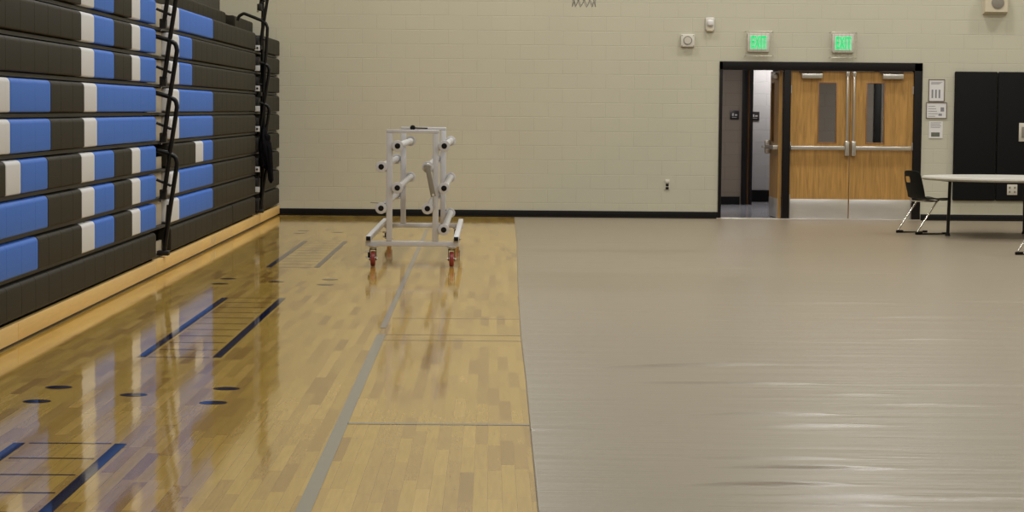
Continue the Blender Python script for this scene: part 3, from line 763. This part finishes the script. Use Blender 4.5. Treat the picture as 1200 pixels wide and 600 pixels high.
def notice(name, x0, x1, z0, z1, framed, label, kind_):
    base = ((x0+x1)/2, D, z0); t = thing(name, label, 'notice', base)
    q = B(); q.box((x0+.008, D-.008, z0+.008), (x1-.008, D-.001, z1-.008), 'paper')
    if kind_ == 0:
        for k in range(3): q.box((x0+.035, D-.0095, z1-.045-.014*k), (x1-.035-.02*k, D-.008, z1-.04-.014*k), 'print')
        for cx_ in (x0+.05, x0+.10, x0+.15): q.box((cx_-.006, D-.0095, z0+.05), (cx_+.018, D-.008, z0+.17), 'print')
    elif kind_ == 1:
        for k in range(5): q.box((x0+.03, D-.0095, z0+.03+.035*k), (x0+.13+.012*((k*7) % 4), D-.008, z0+.037+.035*k), 'print')
        q.box((x1-.09, D-.0095, z0+.10), (x1-.04, D-.008, z0+.16), 'print'); q.box((x1-.12, D-.0095, z0+.04), (x1-.07, D-.008, z0+.07), 'print')
    else:
        for k in range(4): q.box((x0+.03, D-.0095, z1-.03-.022*k), (x1-.03-.015*(k % 2), D-.008, z1-.024-.022*k), 'print')
        q.box((x0+.04, D-.0095, z0+.03), (x1-.05, D-.008, z0+.09), 'photo_print')
    at(q.go('sheet', t), base)
    if framed:
        q = B()
        for (a, c, e, f) in ((x0, x1, z0, z0+.01), (x0, x1, z1-.01, z1), (x0, x0+.01, z0, z1), (x1-.01, x1, z0, z1)): q.box((a, D-.014, e), (c, D, f), 'thin_frame', .002)
        at(q.go('frame', t), base)
notice('framed_notice', 6.219, 6.449, 1.692, 2.01, True, 'framed tall notice, topmost of three beside the doors', 0)
notice('framed_notice', 6.19, 6.486, 1.452, 1.682, True, 'framed wide notice, the middle of three beside the doors', 1)
notice('paper_notice', 6.228, 6.44, 1.165, 1.42, False, 'unframed paper notice with a small dark picture, lowest of three beside the doors', 2)

# padded wall panels
for k, x0 in enumerate((6.585, 7.200)):
    q = B(); x1 = x0+.609
    q.box((x0, D-.055, .290), (x1, D-.001, 2.122), 'vinyl_pad', .018, 4, smooth=False)
    lab = ['black padded wall panel nearest the doors, behind the round table', 'black padded wall panel behind the round table, carrying the pale plates', 'black padded wall panel furthest right'][k]
    o = q.go('wall_pad', loc=(x0+.3, D-.03, .29)); props(o, lab, 'wall pad', 'black wall pads')
base = (7.43, D, .374)
t = thing('wall_outlet', 'pale outlet plate set in the black wall pad, under the table top', 'outlet', base)
q = B(); q.box((7.357, D-.066, .376), (7.502, D-.052, .525), 'plate', .004); at(q.go('plate', t), base)
q = B()
for cx_ in (7.393, 7.466):
    for zz in (.42, .48): q.box((cx_-.014, D-.069, zz-.014), (cx_+.014, D-.065, zz+.014), 'grille', .002)
at(q.go('sockets', t), base)
base = (7.56, D, 1.135)
t = thing('switch_plate', 'pale switch plate on the black wall pad, above the table', 'switch', base)
q = B(); q.box((7.507, D-.066, 1.137), (7.64, D-.052, 1.40), 'plate', .004); at(q.go('plate', t), base)
q = B(); q.box((7.545, D-.074, 1.19), (7.59, D-.065, 1.345), 'grille', .003); at(q.go('toggle', t), base)

# ------------------------------------------------------------------ round table
TX, TY = 6.42, 28.6
t = thing('round_table', 'round folding table with white top standing at the right', 'table', (TX, TY, 0))
q = B(); R = 1.03; ring = []
prof = [(R-.012, .700), (R, .706), (R, .738), (R-.006, .744)]
n = 72
rings = [[(r*math.cos(2*PI*k/n), r*math.sin(2*PI*k/n), z) for k in range(n)] for r, z in prof]
q.loft(rings, 'laminate'); q.go('table_top', t, label='round white laminate top')
q = B(); q.tube([((R+.001)*math.cos(2*PI*k/n), (R+.001)*math.sin(2*PI*k/n), .722) for k in range(n)], .0115, 'table_edge', 8, closed=True); q.go('edge_band', t)
q = B(); q.tube([((R-.22)*math.cos(2*PI*k/n), (R-.22)*math.sin(2*PI*k/n), .698) for k in range(n)], .014, 'black_steel', 8, closed=True); q.go('under_ring', t)
for a in (180, -58, 58):
    c, s_ = math.cos(math.radians(a)), math.sin(math.radians(a)); q = B()
    q.tube([(.70*c, .70*s_, .705), (.715*c, .715*s_, .03)], .021, 'tube_black', 12)
    lg = q.go('leg', t, label='straight black leg')
    q = B(); q.cyl((.716*c, .716*s_, 0), (.716*c, .716*s_, .04), .036, 'rubber_black', 16, r2=.024); q.go('foot', lg)

# ------------------------------------------------------------------ chairs
def make_chair():
    t = thing('cantilever_chair', '', 'chair')
    prof = [(.020, .800), (.030, .785), (.040, .72), (.055, .65), (.075, .57), (.095, .50), (.12, .46), (.16, .437), (.23, .432), (.31, .437), (.40, .443), (.455, .44), (.485, .428), (.495, .415)]
    nw = 13; bm = bmesh.new(); G = []
    for i, (u, z) in enumerate(prof):
        row = []
        wd = [.165, .19, .205, .213, .215, .21, .212, .222, .23, .232, .228, .22, .21, .20][i]
        for j in range(nw):
            s_ = -1+2*j/(nw-1)
            du = .028*s_*s_ if i < 6 else 0           # back wraps forward at its sides
            dz = (.016*s_*s_ if i >= 7 else 0) - (.012*abs(s_)**3 if i < 2 else 0)
            row.append(bm.verts.new((u+du, s_*wd, z+dz)))
        G.append(row)
    for i in range(len(prof)-1):
        for j in range(nw-1):
            if i == 2 and 7 <= j <= 10: continue   # grip slot in the backrest
            f = bm.faces.new((G[i][j], G[i+1][j], G[i+1][j+1], G[i][j+1])); f.smooth = True
    me = bpy.data.meshes.new('shell'); bmesh.ops.recalc_face_normals(bm, faces=list(bm.faces)); bm.to_mesh(me); bm.free(); me.materials.append(MATS['chair_black'])
    o = bpy.data.objects.new('seat_shell', me); S.collection.objects.link(o); o.parent = t
    o['label'] = 'black plastic seat and backrest in one curved shell'
    sd = o.modifiers.new('s', 'SOLIDIFY'); sd.thickness = .012; sd.offset = 0
    sb = o.modifiers.new('u', 'SUBSURF'); sb.levels = 1; sb.render_levels = 2
    for s_ in (-1, 1):
        y = s_*.235
        q = B(); q.tube([(.33, s_*.19, .425), (.30, s_*.225, .42), (.27, y, .40), (.005, y, .035), (.02, y, .014), (.08, y, .012), (.41, y, .012)], .011, 'chrome', 12, .03)
        lg = q.go('leg', t, label='chrome cantilever leg with floor runner')
        q = B(); q.box((-.02, y-.017, 0), (.075, y+.017, .034), 'rubber_black', .008); q.box((.36, y-.014, 0), (.43, y+.014, .026), 'rubber_black', .006)
        q.tube([(.07, y, .011), (.40, y, .011)], .0118, 'rubber_black', 8); q.go('glide', lg, label='black rubber glides')
    q = B(); q.tube([(.31, -.2, .415), (.31, .2, .415)], .011, 'chrome'); q.tube([(.15, -.15, .412), (.15, .15, .412)], .010, 'chrome')
    q.tube([(.15, -.15, .412), (.31, -.19, .415)], .010, 'chrome'); q.tube([(.15, .15, .412), (.31, .19, .415)], .010, 'chrome'); q.go('seat_support', t)
    return t
ch = make_chair(); ang = math.atan2(.162, .438)
ch.location = (5.276, 29.027, .003); ch.rotation_euler = (0, 0, ang)
ch['label'] = 'black plastic chair with chrome legs facing the round table, in front of the doors'; ch['group'] = 'chairs at the round table'
c2 = copy_tree(ch); c2.location = (5.785, 24.585, .003)
c2['label'] = 'nearer black chair cut off by the right edge, one foot showing'; c2['group'] = 'chairs at the round table'

# ------------------------------------------------------------------ basketball hoop: only the tip of its net hangs into view
bx, by, bz = .963, 24.1, 3.05
t = thing('basketball_hoop', 'basketball hoop whose net tip hangs at the top edge of the wall', 'hoop', (bx, by, bz))
q = B(); q.tube([(.2286*math.cos(2*PI*k/32), .2286*math.sin(2*PI*k/32), 0) for k in range(32)], .009, 'orange', 8, closed=True); q.box((-.08, .225, -.06), (.08, .40, .01), 'orange', .01); q.go('rim', t)
q = B(); N = 12; zs = [0, -.1, -.2, -.3, -.39, -.452]; rs = [.2286, .205, .175, .14, .118, .125]
for k in range(N):
    for sgn in (1, -1):
        P = []
        for i in range(len(zs)):
            a = 2*PI*(k+sgn*i*.5)/N; P.append((rs[i]*math.cos(a), rs[i]*math.sin(a), zs[i]))
        q.tube(P, .0035, 'net', 6)
q.go('net', t, label='grey white knotted net')
q = B(); q.box((-.915, .40, -.15), (.915, .44, .92), 'backboard', .008); q.go('backboard', t)
q = B(); q.box((-.06, .44, .1), (.06, .56, .7), 'black_steel', .01)
q.tube([(-.5, .46, .2), (-.5, .5, CEIL-bz-.03)], .04, 'black_steel'); q.tube([(.5, .46, .2), (.5, .5, CEIL-bz-.03)], .04, 'black_steel'); q.go('support_arm', t)
